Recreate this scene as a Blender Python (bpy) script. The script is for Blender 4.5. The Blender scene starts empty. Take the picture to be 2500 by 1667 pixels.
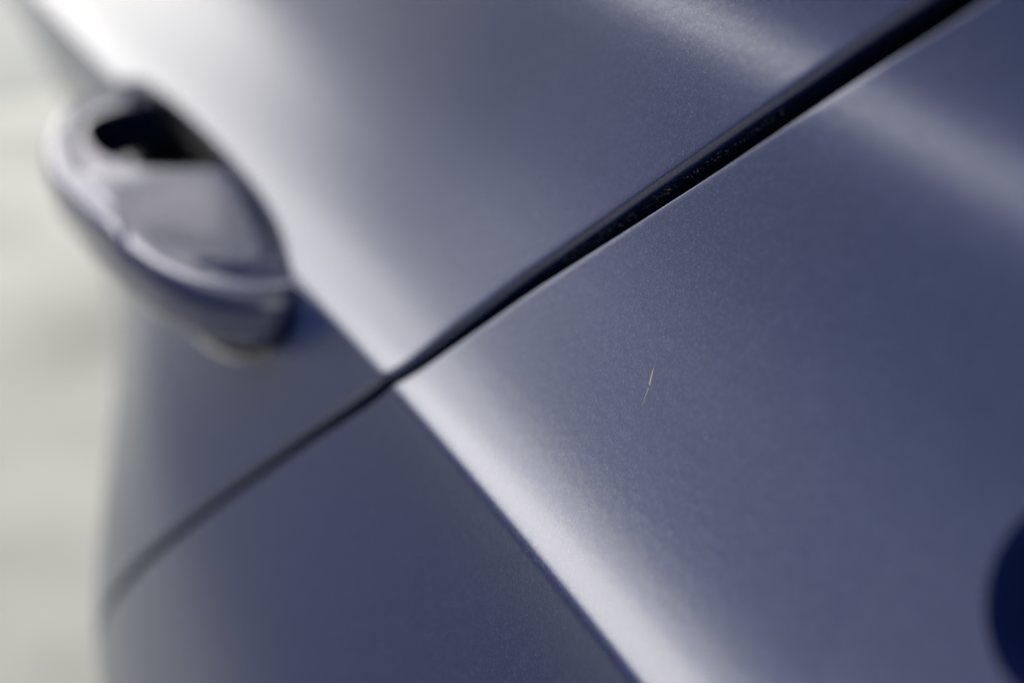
import bpy, bmesh, math
import numpy as np
from mathutils import Vector, Matrix
R = math.radians
SC = bpy.context.scene
COL = SC.collection
ZC = 0.80                                   # height of the body crease above the ground

# ------------------------------------------------------------------ camera
cam = bpy.data.cameras.new('camera')
cam.lens, cam.sensor_width = 50.0, 36.0
cam.clip_start, cam.clip_end = 0.01, 500
co = bpy.data.objects.new('camera', cam); COL.objects.link(co)
pitch, yaw = R(23.6), R(24.7)
fh = Vector((math.cos(yaw), -math.sin(yaw), 0)); up = Vector((0, 0, 1))
fw = fh*math.cos(pitch) - up*math.sin(pitch)
cu = fh*math.sin(pitch) + up*math.cos(pitch)
rt = fw.cross(cu)
m = Matrix((rt, cu, -fw)).transposed().to_4x4()
m.translation = Vector((-.262, .0945, ZC + .1295))
co.matrix_world = m
cam.dof.use_dof = True
cam.dof.focus_distance = 0.241
cam.dof.aperture_fstop = 5.6
cam.dof.aperture_blades = 0
SC.camera = co

# ------------------------------------------------------------------ sky, sun, exposure
SUN_EL, SUN_AZ = R(37), R(34)               # azimuth measured from +X towards +Y
w = bpy.data.worlds.new('World'); SC.world = w; w.use_nodes = True
nt = w.node_tree
bg = nt.nodes['Background']
sk = nt.nodes.new('ShaderNodeTexSky'); sk.sky_type = 'NISHITA'; sk.sun_disc = False
sk.sun_elevation = SUN_EL; sk.sun_rotation = R(90) - SUN_AZ
sk.air_density, sk.dust_density, sk.ozone_density = 1.0, 0.6, 1.0
hs = nt.nodes.new('ShaderNodeHueSaturation'); hs.inputs['Saturation'].default_value = 0.0   # veiled, nearly white sky
wm = nt.nodes.new('ShaderNodeMix'); wm.data_type = 'RGBA'; wm.blend_type = 'MULTIPLY'; wm.inputs['Factor'].default_value = 1.0
# thin cloud all over: a slightly warm white
wm.inputs[7].default_value = (1.0, .965, .87, 1)
nt.links.new(sk.outputs['Color'], hs.inputs['Color']); nt.links.new(hs.outputs['Color'], wm.inputs[6]); nt.links.new(wm.outputs[2], bg.inputs['Color'])
bg.inputs['Strength'].default_value = 0.10
sl = bpy.data.lights.new('sun', 'SUN'); sl.energy = 0.47; sl.angle = R(40); sl.color = (1, .94, .84)
so = bpy.data.objects.new('sun', sl); COL.objects.link(so)
sd = Vector((math.cos(SUN_EL)*math.cos(SUN_AZ), math.cos(SUN_EL)*math.sin(SUN_AZ), math.sin(SUN_EL)))
so.rotation_euler = sd.to_track_quat('Z', 'Y').to_euler()
vs = SC.view_settings
vs.view_transform, vs.look, vs.exposure, vs.gamma, vs.use_curve_mapping = 'Standard', 'None', 1.95, 1.0, False
SC.cycles.max_bounces = 8

# ------------------------------------------------------------------ materials
def mat(name, col, rough=.5, metal=0., coat=0., spec=.5):
    mm = bpy.data.materials.new(name); mm.use_nodes = True
    b = mm.node_tree.nodes['Principled BSDF']
    b.inputs['Base Color'].default_value = (*col, 1)
    b.inputs['Roughness'].default_value = rough
    b.inputs['Metallic'].default_value = metal
    b.inputs['Coat Weight'].default_value = coat
    b.inputs['Specular IOR Level'].default_value = spec
    return mm, b
def node(mm, typ, **kw):
    n = mm.node_tree.nodes.new(typ)
    for k, v in kw.items():
        if k in n.inputs: n.inputs[k].default_value = v
        else: setattr(n, k, v)
    return n
def link(mm, a, b): mm.node_tree.links.new(a, b)

PAINT_COL = (.0045, .0150, .074)
def make_paint():
    mm, b = mat('blue_metallic_paint', PAINT_COL, rough=.62, metal=1.0, coat=1.0)
    b.inputs['Specular Tint'].default_value = (.50, .52, .60, 1)     # the flakes stay blue at grazing angles
    b.inputs['Coat Roughness'].default_value = .215
    b.inputs['Coat IOR'].default_value = 1.62
    tc = node(mm, 'ShaderNodeTexCoord')
    # metal flakes under the clear coat: every cell tilts its own way
    vo = node(mm, 'ShaderNodeTexVoronoi', Scale=6000.0); link(mm, tc.outputs['Object'], vo.inputs['Vector'])
    sub = node(mm, 'ShaderNodeVectorMath', operation='SUBTRACT'); sub.inputs[1].default_value = (.5, .5, .5)
    link(mm, vo.outputs['Color'], sub.inputs[0])
    sc = node(mm, 'ShaderNodeVectorMath', operation='SCALE'); sc.inputs['Scale'].default_value = .16
    link(mm, sub.outputs[0], sc.inputs[0])
    ge = node(mm, 'ShaderNodeNewGeometry')
    ad = node(mm, 'ShaderNodeVectorMath', operation='ADD'); link(mm, ge.outputs['Normal'], ad.inputs[0]); link(mm, sc.outputs[0], ad.inputs[1])
    no = node(mm, 'ShaderNodeVectorMath', operation='NORMALIZE'); link(mm, ad.outputs[0], no.inputs[0])
    link(mm, no.outputs[0], b.inputs['Normal'])
    sp = node(mm, 'ShaderNodeSeparateColor'); link(mm, vo.outputs['Color'], sp.inputs[0])
    ra = node(mm, 'ShaderNodeValToRGB')
    ra.color_ramp.elements[0].position = .90; ra.color_ramp.elements[0].color = (*PAINT_COL, 1)
    ra.color_ramp.elements[1].position = .985; ra.color_ramp.elements[1].color = (.05, .068, .15, 1)
    link(mm, sp.outputs[2], ra.inputs[0]); link(mm, ra.outputs[0], b.inputs['Base Color'])
    # orange peel of the clear coat
    n1 = node(mm, 'ShaderNodeTexNoise', Scale=520.0, Detail=2.0); link(mm, tc.outputs['Object'], n1.inputs['Vector'])
    bu = node(mm, 'ShaderNodeBump', Strength=.22, Distance=.00010); link(mm, n1.outputs['Fac'], bu.inputs['Height'])
    link(mm, bu.outputs[0], b.inputs['Coat Normal'])
    return mm
PAINT = make_paint()
GLOSS = PAINT.copy(); GLOSS.name = 'blue_handle_paint'
GLOSS.node_tree.nodes['Principled BSDF'].inputs['Coat Roughness'].default_value = .035
GLOSS.node_tree.nodes['Principled BSDF'].inputs['Specular Tint'].default_value = (.14, .22, .55, 1)
RUBBER, rb = mat('black_rubber', (.003, .003, .0035), rough=.8, spec=.1)
def grime(mm, b):
    tc = node(mm, 'ShaderNodeTexCoord')
    n = node(mm, 'ShaderNodeTexNoise', Scale=900.0, Detail=4.0); link(mm, tc.outputs['Object'], n.inputs['Vector'])
    ra = node(mm, 'ShaderNodeValToRGB')
    ra.color_ramp.elements[0].position = .60; ra.color_ramp.elements[0].color = (.003, .003, .0035, 1)
    ra.color_ramp.elements[1].position = .72; ra.color_ramp.elements[1].color = (.02, .019, .018, 1)
    link(mm, n.outputs['Fac'], ra.inputs[0]); link(mm, ra.outputs[0], b.inputs['Base Color'])
grime(RUBBER, rb)
BOWL_BLACK, _ = mat('bowl_black', (.008, .008, .011), rough=.35, spec=.35)  # near-black for the deeper faces of the handle bowl
SHADED_BLUE, _ = mat('shaded_recess_paint', (.002, .008, .065), rough=.6, spec=.2)  # body blue with the pocket's deep shade painted into the colour
DUST, _ = mat('grey_dust', (.16, .155, .15), rough=.9)
PRIMER, _ = mat('scratched_primer', (.34, .34, .36), rough=.6)
GLASS, gb = mat('dark_window_glass', (.01, .012, .014), rough=.02)
def noisy(name, c0, c1, scale, rough, bump):
    mm, b = mat(name, c0, rough)
    tc = node(mm, 'ShaderNodeTexCoord')
    n = node(mm, 'ShaderNodeTexNoise', Scale=scale, Detail=6.0); link(mm, tc.outputs['Object'], n.inputs['Vector'])
    ra = node(mm, 'ShaderNodeValToRGB')
    ra.color_ramp.elements[0].position = .3; ra.color_ramp.elements[0].color = (*c0, 1)
    ra.color_ramp.elements[1].position = .7; ra.color_ramp.elements[1].color = (*c1, 1)
    link(mm, n.outputs['Fac'], ra.inputs[0]); link(mm, ra.outputs[0], b.inputs['Base Color'])
    n2 = node(mm, 'ShaderNodeTexNoise', Scale=scale*30, Detail=4.0); link(mm, tc.outputs['Object'], n2.inputs['Vector'])
    bu = node(mm, 'ShaderNodeBump', Strength=.5, Distance=bump); link(mm, n2.outputs['Fac'], bu.inputs['Height'])
    link(mm, bu.outputs[0], b.inputs['Normal'])
    return mm
CONCRETE = noisy('pale_concrete', (.285, .296, .305), (.50, .515, .53), 2.4, .85, .004)
ASPHALT = noisy('dark_asphalt', (.022, .022, .024), (.034, .034, .036), 2.0, .8, .006)
PALE = noisy('pale_grey_slab', (.30, .32, .35), (.35, .37, .40), 1.2, .9, .003)
RENDERED = noisy('dark_grey_render', (.52, .505, .485), (.60, .585, .56), 1.0, .9, .004)
LIGHTWALL = noisy('pale_render', (.76, .745, .72), (.83, .815, .79), 1.0, .9, .004)
COPING = noisy('grey_stone', (.25, .25, .25), (.33, .33, .32), 3.0, .8, .004)

# ------------------------------------------------------------------ helpers
def obj(name, verts, faces, mm, parent=None, smooth=True):
    me = bpy.data.meshes.new(name); me.from_pydata(verts, [], faces); me.update()
    for q in (mm if isinstance(mm, (list, tuple)) else [mm]): me.materials.append(q)
    if smooth: me.polygons.foreach_set('use_smooth', [True]*len(me.polygons))
    o = bpy.data.objects.new(name, me); COL.objects.link(o)
    if parent: o.parent = parent
    return o
def recalc(o, flip=False):
    bm = bmesh.new(); bm.from_mesh(o.data); bmesh.ops.recalc_face_normals(bm, faces=bm.faces)
    if flip: bmesh.ops.reverse_faces(bm, faces=bm.faces)
    bm.to_mesh(o.data); bm.free()
def box(name, x0, x1, y0, y1, z0, z1, mm, parent=None, bev=0.):
    bm = bmesh.new(); bmesh.ops.create_cube(bm, size=1)
    for v in bm.verts: v.co = Vector(((x0+x1)/2+v.co.x*(x1-x0), (y0+y1)/2+v.co.y*(y1-y0), (z0+z1)/2+v.co.z*(z1-z0)))
    if bev: bmesh.ops.bevel(bm, geom=bm.edges[:], offset=bev, segments=2, affect='EDGES')
    me = bpy.data.meshes.new(name); bm.to_mesh(me); bm.free(); me.materials.append(mm)
    o = bpy.data.objects.new(name, me); COL.objects.link(o)
    if parent: o.parent = parent
    return o
def grid_faces(ni, nj, flip=False):
    a = np.arange(ni-1)[:, None]*nj + np.arange(nj-1)[None]
    q = np.stack([a, a+nj, a+nj+1, a+1], -1).reshape(-1, 4)
    return q[:, ::-1] if flip else q

# ------------------------------------------------------------------ the body surface: y = outward(x, z), z measured from the crease
ZS = np.array([0, .003, .006, .010, .016, .024, .034, .044, .052, .065, .08, .10, .13, .20])
AL = np.radians([53, 44.5, 38.5, 34, 30.8, 28.3, 25.8, 22.3, 18.5, 14, 10, 4, 2, 6])
CREASE_R = .0020
zz = np.linspace(-.6, .26, 8601)
def slope_of(z):
    return np.where(z >= 0, np.tan(np.interp(z, ZS, AL)), 0)
yy = np.concatenate([[0], -np.cumsum(slope_of((zz[1:]+zz[:-1])/2)*np.diff(zz))])
yy -= np.interp(0, zz, yy)
YCP = np.polyfit([-.14, -.114, -.09, -.06, -.02, .01, .06, .15, .28, .40, .55], [.0066, .0060, .0055, .0046, .0031, .0024, .0031, .0043, .0056, .0066, .0080], 4)   # plan curve of the crease
# how far the flank stands out below the crease: swelling towards the rear arch, drawn in towards the front
_bx = np.linspace(-1, 2.8, 1901)
_by = np.interp(_bx, [-1, -.3, 0, .10, .165, .26, .33, .41, .50, .62, 1.0, 1.4, 2.8], [.082, .072, .064, .0585, .0520, .0245, .0045, -.0140, -.0240, -.0350, -.072, -.112, -.29])
for _ in range(3): _by = np.convolve(np.pad(_by, 12, 'edge'), np.ones(25)/25, 'valid')
_sy = np.interp(_bx, [-1, -.01, .035, .10, .20, .30, .45, 2.8], [0, 0, -.0028, -.0004, .0026, .0040, .0046, .0046])
for _ in range(3): _sy = np.convolve(np.pad(_sy, 9, 'edge'), np.ones(19)/19, 'valid')
def bulge(x): return np.interp(x, _bx, _by)
def surf_raw(x, z):
    t = np.clip(-z/.16, 0, 4)
    g = np.where(t > 1, 1 - .25*(t-1)**2, .7*t + 1.6*t*t - 1.3*t**3)
    zb = .0795 + .08*(np.clip(x, -.3, .15)+.11)     # soft second swage line in the shoulder, added to mirror a bright band
    sw = (.17*.0070)*(np.tanh((z-zb)/.0070)+1)
    d = np.clip(-z-.146, 0, 1); tk = 12*np.minimum(d, .042)**2 + np.clip(d-.042, 0, .06)   # the flank turns under towards the sill
    h = np.clip((z-.007)/.075, 0, 1); fw_ = np.interp(x, _bx, _sy)*h*h*(3-2*h)   # shoulder widens along the door
    return np.polyval(YCP, np.clip(x, -.14, .55)) + np.interp(z, zz, yy) + bulge(x)*g - sw - fw_ - tk - .09*np.clip(x-.95, 0, 2)**2
_rs = np.random.RandomState(11)
_wv = [(f*math.cos(t), f*math.sin(t), q, wt) for f, t, q, wt in zip(_rs.uniform(150, 900, 40), _rs.normal(0, .55, 40), _rs.uniform(0, 6.28, 40), _rs.uniform(.4, 1, 40))]
def ripple(x, z):                            # fine unevenness of the thick lacquer along the crease
    s = 0
    for a, b, p, wt in _wv: s = s + wt*np.sin(6.283*(a*x + b*z) + p)
    return .000006*s*np.exp(-((z+.0012)/.0030)**2)
def surf(x, z):                              # the crease slightly rounded by averaging over its radius
    z = z + ripple(x, z); s, tot = 0, 0
    for k in np.linspace(-1, 1, 9):
        wt = 1 - .9*abs(k); s = s + wt*surf_raw(x, z + k*CREASE_R); tot += wt
    return s/tot
def normal(x, z, e=.0004):
    fx = (surf(x+e, z)-surf(x-e, z))/(2*e); fz = (surf(x, z+e)-surf(x, z-e))/(2*e)
    n = np.stack([-fx, np.ones_like(fx), -fz], -1)
    return n/np.linalg.norm(n, axis=-1, keepdims=True)
GZ = np.array([-0.6, -0.3, -0.1265, -0.106, -0.0896, -0.0597, -0.0433, -0.028, -0.0166, -0.0054, 0.0024, 0.0057, 0.0142, 0.0277, 0.0408, 0.0532, 0.0748, 0.0843, 0.0964, 0.26])
GX = np.array([0.42, 0.235, 0.1327, 0.1145, 0.099, 0.0683, 0.0501, 0.0329, 0.0189, 0.0049, -0.0031, -0.0056, -0.0134, -0.0271, -0.0425, -0.058, -0.0869, -0.0989, -0.1172, -0.3381])
def smooth_gap():
    z = np.linspace(-.6, .26, 1721); x = np.interp(z, GZ, GX); k = np.ones(13)/13
    for _ in range(2): x = np.convolve(np.pad(x, 6, 'edge'), k, 'valid')
    return z, x
SGZ, SGX = smooth_gap()
def gap(z): return np.interp(z, SGZ, SGX)

def zsamples():
    return np.unique(np.round(np.concatenate([np.linspace(-.42, -.26, 12), np.linspace(-.26, -.12, 100), np.linspace(-.12, -.012, 80), np.linspace(-.012, .014, 66), np.linspace(.014, .15, 92), np.linspace(.15, .22, 15)]), 6))

# handle bowl: pushed into the door skin
HB = np.array([(.058, -.004), (.10, .0045), (.165, .0065), (.24, .0065), (.29, .004), (.318, -.008), (.30, -.026), (.24, -.036), (.15, -.040), (.10, -.034), (.066, -.018)])
def poly_sd(px, pz, poly):
    d = np.full(px.shape, 1e9); inside = np.zeros(px.shape, bool)
    n = len(poly)
    for i in range(n):
        ax, az = poly[i]; bx, bz = poly[(i+1) % n]
        ex, ez = bx-ax, bz-az
        t = np.clip(((px-ax)*ex+(pz-az)*ez)/(ex*ex+ez*ez), 0, 1)
        d = np.minimum(d, np.hypot(px-ax-t*ex, pz-az-t*ez))
        c = ((az > pz) != (bz > pz)) & (px < (bx-ax)*(pz-az)/(bz-az+1e-12)+ax)
        inside ^= c
    return np.where(inside, -d, d)
def dense_loop(pts, n=6):
    p = np.array(pts); 
    for _ in range(3):
        q = np.empty((len(p)*2, 2)); nx = np.roll(p, -1, 0); q[0::2] = p*.75+nx*.25; q[1::2] = p*.25+nx*.75; p = q
    return p
HBL = dense_loop(HB)
def bowl(x, z):
    d = -poly_sd(x, z, HBL)
    t = np.clip((d + .0012)/.008, 0, 1)
    return .024*(t*t*(3-2*t))

def panel(name, side, smax, r, parent, mats, width, asp=1.0):
    """side +1: panel on the far (+x) side of the gap, -1: on the near side"""
    z = zsamples()
    ed = r*(1-np.cos(np.linspace(0, np.pi/2, 9)))           # rolled edge
    s = np.unique(np.round(np.concatenate([ed, np.linspace(r, .02, 12), np.linspace(.02, .125, 210), np.linspace(.125, smax[0], int(smax[0]-.125 > .2)*110+60), np.linspace(*smax, 30)]), 6))
    S, Z = np.meshgrid(s, z, indexing='ij')
    X = gap(Z) + side*(width/2 + .014*np.clip(Z, 0, .12) + S)
    Y = surf(X, Z); N = normal(X, Z)
    dep = asp*np.where(S < r, r - np.sqrt(np.maximum(0, r*r-(r-S)**2)), 0)
    if side > 0:
        bw = bowl(X, Z); dep = dep + bw
    P = np.stack([X, Y, Z], -1) - N*dep[..., None]
    # flange: three more columns folded inward behind the edge
    fl = []
    for dd in (.020, .012, .006):
        p0 = np.stack([X[0], Y[0], Z[0]], -1) - N[0]*(r*asp+dd); p0[:, 0] += side*.0006*dd/.006
        fl.append(p0)
    P = np.concatenate([np.array(fl), P], 0)
    ni, nj = P.shape[:2]
    P[..., 2] += ZC
    o = obj(name, P.reshape(-1, 3).tolist(), grid_faces(ni, nj, flip=side > 0).tolist(), mats, parent)
    if side > 0:
        bwf = np.concatenate([np.zeros((3, nj)), bw], 0)
        c = (bwf[:-1, :-1]+bwf[1:, 1:])/2 > .0035
        o.data.polygons.foreach_set('material_index', c.reshape(-1).astype(np.int32))
    return o

# ------------------------------------------------------------------ setting
def sheet(name, x0, x1, y0, y1, z, mm):
    o = obj(name, [(x0, y0, z), (x1, y0, z), (x1, y1, z), (x0, y1, z)], [(0, 1, 2, 3)], mm, smooth=False)
    o['kind'] = 'structure'; return o
sheet('ground', -120, 120, -120, 120, -.004, ASPHALT)
pv = obj('parking_pavement', [(-6, -4, 0), (3.7, -4, 0), (3.7, .40, 0), (3.0, 1.6, 0), (2.1, 2.0, 0), (-6, 3.4, 0)], [(0, 1, 2, 3, 4, 5)], CONCRETE, smooth=False); pv['kind'] = 'structure'
fc = obj('forecourt', [(3.72, -6, 0), (60, -6, 0), (60, 1.6, 0), (9, 2.2, 0), (4.3, 2.05, 0), (3.95, 1.2, 0), (3.72, .5, 0)], [(0, 1, 2, 3, 4, 5, 6)], PALE, smooth=False); fc['kind'] = 'structure'

def tag(o, label, cat, **kw):
    o['label'] = label; o['category'] = cat
    for k, v in kw.items(): o[k] = v
wl = bpy.data.objects.new('reflected_wall', None); COL.objects.link(wl); wl.location = (10, 8.4, 0)  # unseen wall, added to give the paint something to mirror
tag(wl, 'unseen pale wall with piers, added to be mirrored in the blue paint', 'wall')
def wbox(*a, **k):
    o = box(*a, parent=wl, **k)
    o.data.transform(Matrix.Translation((-10, -8.4, 0))); return o
wbox('wall_panel', -12, 14.5, 8.4, 8.75, 0, 3.15, RENDERED)
wbox('coping', -12.06, 14.56, 8.34, 8.81, 3.15, 3.27, COPING)
for k in range(6):
    wbox('pier', -11.8+k*5.2-.2, -11.8+k*5.2+.2, 8.32, 8.397, 0, 3.147, RENDERED)
wbox('pale_reflector_wall', 14.5, 90, 8.42, 8.70, 0, 2.85, LIGHTWALL)  # paler unseen run, added to lighten the reflection on the door

# ------------------------------------------------------------------ the car
car = bpy.data.objects.new('car', None); COL.objects.link(car); car.location = (0, 0, 0)
tag(car, 'dark blue metallic car seen close along its door gap and sharp body crease', 'car')
GW = .0048
door = panel('rear_door', +1, (.36, 1.25), .0026, car, [PAINT, BOWL_BLACK], GW-.0002, .75)
fender = panel('rear_fender', -1, (.26, .60), .0008, car, [PAINT], GW)

# round recess in the fender: faces inside the circle go, the rim is snapped to it and folded in
HX, HZ, HR = -.1672, .0397, .0122
def cut_recess():
    bm = bmesh.new(); bm.from_mesh(fender.data)
    nrm = Vector(normal(np.array([HX]), np.array([HZ]))[0]); c = Vector((HX, float(surf(np.array([HX]), np.array([HZ]))[0]), HZ+ZC))
    u = Vector((1, 0, 0)); u = (u - nrm*u.dot(nrm)).normalized(); v = nrm.cross(u)
    def rad(p): d = p - c; return math.hypot(d.dot(u), d.dot(v)), d
    dele = [f for f in bm.faces if abs(f.calc_center_median().x-HX) < .03 and abs(f.calc_center_median().z-HZ-ZC) < .03 and min(rad(q.co)[0] for q in f.verts) < HR]
    bmesh.ops.delete(bm, geom=dele, context='FACES')
    rim = {q for e in bm.edges if e.is_boundary for q in e.verts if rad(q.co)[0] < HR*1.5}
    for q in rim:                                    # onto the circle, staying on the body surface
        rr, d = rad(q.co); p = c + u*(d.dot(u)/rr*HR) + v*(d.dot(v)/rr*HR)
        p.y = float(surf(np.array([p.x]), np.array([p.z-ZC]))[0]); q.co = p
    bm.normal_update()
    bm.to_mesh(fender.data); bm.free()
    fender.data.polygons.foreach_set('use_smooth', [True]*len(fender.data.polygons))
    # the pocket itself: wall and floor
    prof = [(HR*1.002, .0000), (HR*.99, -.0015), (HR*.985, -.003), (HR*.92, -.010), (HR*.86, -.013), (HR*.5, -.0135), (0.0005, -.0135)]
    n = 64; V = []; Fc = []
    for (r_, h_) in prof:
        for i in range(n):
            t = 2*math.pi*i/n; V.append(tuple(c + u*(r_*math.cos(t)) + v*(r_*math.sin(t)) + nrm*h_))
    for a in range(len(prof)-1):
        for i in range(n): Fc.append((a*n+i, (a+1)*n+i, (a+1)*n+(i+1) % n, a*n+(i+1) % n))
    o = obj('round_recess', V, Fc, SHADED_BLUE, fender)
cut_recess()

# rubber seal seen down in the gap
def seal():
    z = np.linspace(-.41, .21, 240); V = []; prof = [(-.014, -.024), (-.008, -.019), (-.003, -.0165), (.002, -.0165), (.008, -.019), (.016, -.024)]
    for dx, dh in prof:
        x = gap(z)+dx; p = np.stack([x, surf(x, z), z], -1) + normal(x, z)*dh; p[:, 2] += ZC; V.append(p)
    P = np.array(V); obj('door_seal', P.reshape(-1, 3).tolist(), grid_faces(*P.shape[:2]).tolist(), RUBBER, car)
seal()
# crumbs of dirt caught under the door's edge
def dust():
    rs = np.random.RandomState(3); V = []; Fc = []
    for k in range(150):
        z = float(rs.uniform(.030, .076)); zz_ = np.array([z]); x = gap(zz_) + (GW-.0002)/2 + .014*z + rs.uniform(-.0001, .0001)
        dp = rs.uniform(.0016, .0034); sz = rs.uniform(.00006, .00022)
        p = np.array([x[0], surf(x, zz_)[0], z]) - normal(x, zz_)[0]*dp; p[2] += ZC; b = len(V)
        for q in ((1, 0, -.4), (-.5, .9, -.3), (-.6, -.8, -.3), (.1, .1, .9)): V.append(tuple(p + sz*np.array(q)*rs.uniform(.5, 1.4, 3)))
        Fc += [(b, b+1, b+3), (b+1, b+2, b+3), (b+2, b, b+3), (b, b+2, b+1)]
    o = obj('gap_dust', V, Fc, DUST, car, smooth=False); o['kind'] = 'stuff'
dust()
# scratch: a fine stone chip line through the clear coat
def scratch():
    a = np.array([-0.0771, 0.0310]); b = np.array([-0.0790, 0.0252]); V = []; Fc = []; n = 24
    for i in range(n+1):
        t = i/n; x, z = a*(1-t)+b*t; x += .00008*math.sin(t*9); 
        wd = .00014*(math.sin(math.pi*min(1, t*1.0))**.6+.02)*(1.15 if t < .25 else .9 if t < .42 else .34)
        for k in (-1, 0, 1):
            xx, z2 = np.array([x+k*wd*.9]), np.array([z-k*wd*.3]); nn = normal(xx, z2)[0]
            p = np.array([xx[0], surf(xx, z2)[0], z2[0]+ZC]) + nn*(.00012 if k == 0 else .00001); V.append(tuple(p))
    for i in range(n):
        if .40 < i/n < .47 or .71 < i/n < .74: continue
        for k in (0, 1): Fc.append((i*3+k, i*3+k+1, i*3+k+4, i*3+k+3))
    obj('scratch', V, Fc, PRIMER, fender)
scratch()

def specks():                                # single dust grains lying on the paint
    rs = np.random.RandomState(5); V = []; Fc = []
    for k in range(90):
        z = np.array([rs.uniform(-.03, .08)]); x = gap(z) - .004 - rs.uniform(0, .11)
        p = np.array([x[0], surf(x, z)[0], z[0]+ZC]); nn = normal(x, z)[0]; sz = rs.uniform(.00003, .00011); b = len(V)
        for q in ((1, 0, 0), (-.5, 0, .9), (-.5, 0, -.9)): V.append(tuple(p + nn*.00001 + sz*np.array(q)*rs.uniform(.5, 1.5, 3)))
        V.append(tuple(p + nn*sz)); Fc += [(b, b+1, b+3), (b+1, b+2, b+3), (b+2, b, b+3)]
    o = obj('dust_specks', V, Fc, PRIMER, fender, smooth=False); o['kind'] = 'stuff'
specks()

# ------------------------------------------------------------------ door handle
hd = bpy.data.objects.new('door_handle', None); COL.objects.link(hd); hd.parent = car; hd.location = (.18, .02, ZC)
OUT = np.array([(.068, -.016), (.066, -.002), (.0655, .013), (.080, .026), (.097, .0334), (.1186, .0385), (.145, .0423), (.175, .045), (.200, .046), (.225, .0435), (.244, .0381), (.265, .0325), (.279, .0264), (.292, .016), (.302, .003), (.302, -.018)])
INN = np.array([(.168, -.020), (.168, -.012), (.168, -.006), (.1685, 0), (.169, .006), (.170, .013), (.175, .0195), (.185, .0242), (.200, .0284), (.217, .0300), (.236, .0287), (.251, .0240), (.258, .0185), (.267, .0100), (.273, -.001), (.277, -.018)])
def resample(p, n):
    t = np.arange(len(p)); tt = np.linspace(0, len(p)-1, n); o = np.stack([np.interp(tt, t, p[:, k]) for k in (0, 1)], 1)
    for _ in range(2): o[1:-1] = (o[:-2]+2*o[1:-1]+o[2:])/4
    return o
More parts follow.
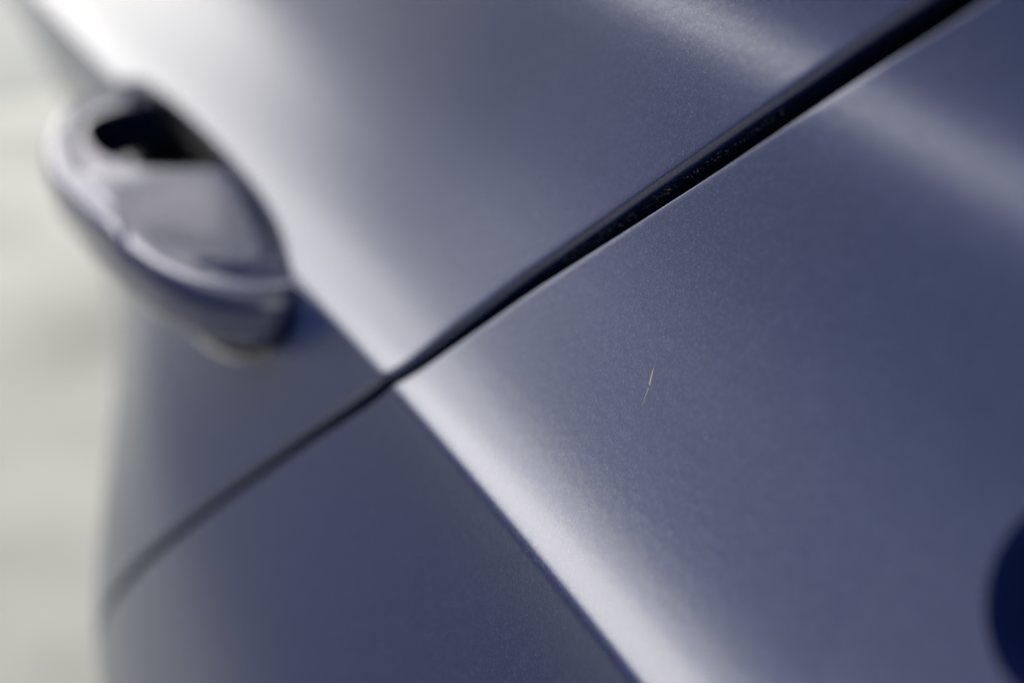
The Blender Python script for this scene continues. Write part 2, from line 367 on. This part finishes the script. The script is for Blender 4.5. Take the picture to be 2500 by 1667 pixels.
def grip():
    n = 61; O = resample(OUT, n); I = resample(INN, n); V = []
    for _ in range(5): I[1:-1] = (I[:-2]+2*I[1:-1]+I[2:])/4
    # section: fraction from inner (0) to outer (1), z
    sec = [(0.00, -.008), (0.00, -.0010), (.03, .0000), (.20, -.0010), (.45, -.0010), (.66, -.0004), (.78, .0004), (.88, -.0002), (.95, -.0024), (.988, -.0056), (1.0, -.0092), (.99, -.0135), (.95, -.0185), (.86, -.0222), (.70, -.0235), (.3, -.0235), (.05, -.0215), (0.0, -.018)]
    for i in range(n):
        for j_, (f, z) in enumerate(sec):
            wdt = np.linalg.norm(O[i]-I[i])
            g = f
            if f > .8: g = 1-(1-f)*min(1, .028/wdt)*1.6      # rim keeps its size where the section is wide
            p = I[i]*(1-g)+O[i]*g
            if j_ < 8:                                      # the top swells up towards the finger hole
                lift = np.interp(p[0], [.06, .10, .125, .15, .165, .18, .20], [-.0125, -.0075, -.0014, .0036, .0036, .0014, .0])
                z = z + (1-np.clip((f-.60)/.32, 0, 1)**1.5)*(lift + .05*(min(p[1], .03)-.025))
            V.append((p[0], p[1], z+ZC))
    k = len(sec); Fc = []
    for i in range(n-1):
        for j in range(k): Fc.append((i*k+j, i*k+(j+1) % k, (i+1)*k+(j+1) % k, (i+1)*k+j))
    Fc.append(tuple(range(k))); Fc.append(tuple((n-1)*k+j for j in range(k)))
    V = [(a-.18, b-.02, c-ZC) for a, b, c in V]
    o = obj('grip', V, Fc, GLOSS, hd); recalc(o)
    o.modifiers.new('s', 'SUBSURF').render_levels = 2
    # end cap hugging the outer rim from the seam to the far tip
    cs = [(.0115, -.0040), (.0112, -.0010), (.0098, .0008), (.006, .0018), (.002, .0012), (-.0014, -.0028), (-.0006, -.009), (.003, -.0155), (.006, -.019), (.008, -.015), (.010, -.008)]
    V = []; i0, i1 = 19, 50
    for i in range(i0, i1):
        d = (O[i]-I[i])/np.linalg.norm(O[i]-I[i]); e = min(1, (i-i0+.15)/1.5, (i1-i-.85)/3)
        for q, z in cs:
            qc, zc = .007, -.008
            p = O[i] - d*(qc+(q-qc)*(.6+.4*e)); V.append((p[0]-.18, p[1]-.02, zc+(z-zc)*(.6+.4*e)))
    k = len(cs); n2 = i1-i0; Fc = []
    for i in range(n2-1):
        for j in range(k): Fc.append((i*k+j, i*k+(j+1) % k, (i+1)*k+(j+1) % k, (i+1)*k+j))
    Fc.append(tuple(range(k))); Fc.append(tuple((n2-1)*k+j for j in range(k)))
    o = obj('end_cap', V, Fc, GLOSS, hd); recalc(o)
    o.modifiers.new('s', 'SUBSURF').render_levels = 2
grip()

# ------------------------------------------------------------------ rest of the body round the close-up
def front_door():
    z = zsamples()[::2]; x = np.concatenate([[1.2555, 1.256, 1.258], np.linspace(1.262, 2.3, 40)])
    x = x + 0; X, Z = np.meshgrid(x, z, indexing='ij'); X = X + gap(Z)*1.0
    Y = surf(X, Z); Y[0] -= .02; Y[1] -= .002
    P = np.stack([X, Y, Z+ZC], -1)
    obj('front_door', P.reshape(-1, 3).tolist(), grid_faces(*P.shape[:2], flip=True).tolist(), PAINT, car)
front_door()
def shell():
    x = np.linspace(-.75, 2.4, 40); z = np.linspace(-.415, .22, 60)
    X, Z = np.meshgrid(x, z, indexing='ij'); Y = surf(X, Z)-.034
    P = np.stack([X, Y, Z+ZC], -1); P2 = P.copy(); P2[..., 1] = -1.6
    n = P.shape[0]*P.shape[1]; f = grid_faces(*P.shape[:2])
    V = np.concatenate([P.reshape(-1, 3), P2.reshape(-1, 3)]).tolist(); Fc = f.tolist() + (f[:, ::-1]+n).tolist()
    ni, nj = P.shape[:2]
    for i in range(ni-1):
        for j in (0, nj-1): Fc.append((i*nj+j, (i+1)*nj+j, n+(i+1)*nj+j, n+i*nj+j))
    for j in range(nj-1):
        for i in (0, ni-1): Fc.append((i*nj+j, i*nj+j+1, n+i*nj+j+1, n+i*nj+j))
    obj('light_blocker', V, Fc, RUBBER, car, smooth=False)  # unseen dark box added to block light and keep the gap black
shell()
def window():
    x = np.linspace(-.6, 2.3, 30); V = []
    ys = surf(x, np.full_like(x, .22))
    for (dy, dz) in ((-.012, .222), (-.30, .60), (-.31, .60), (-.03, .222)):
        V.append(np.stack([x, ys+dy, np.full_like(x, ZC+dz)], -1))
    P = np.array(V+[V[0]]); obj('side_window', P.reshape(-1, 3).tolist(), grid_faces(*P.shape[:2]).tolist(), GLASS, car, smooth=False)
window()
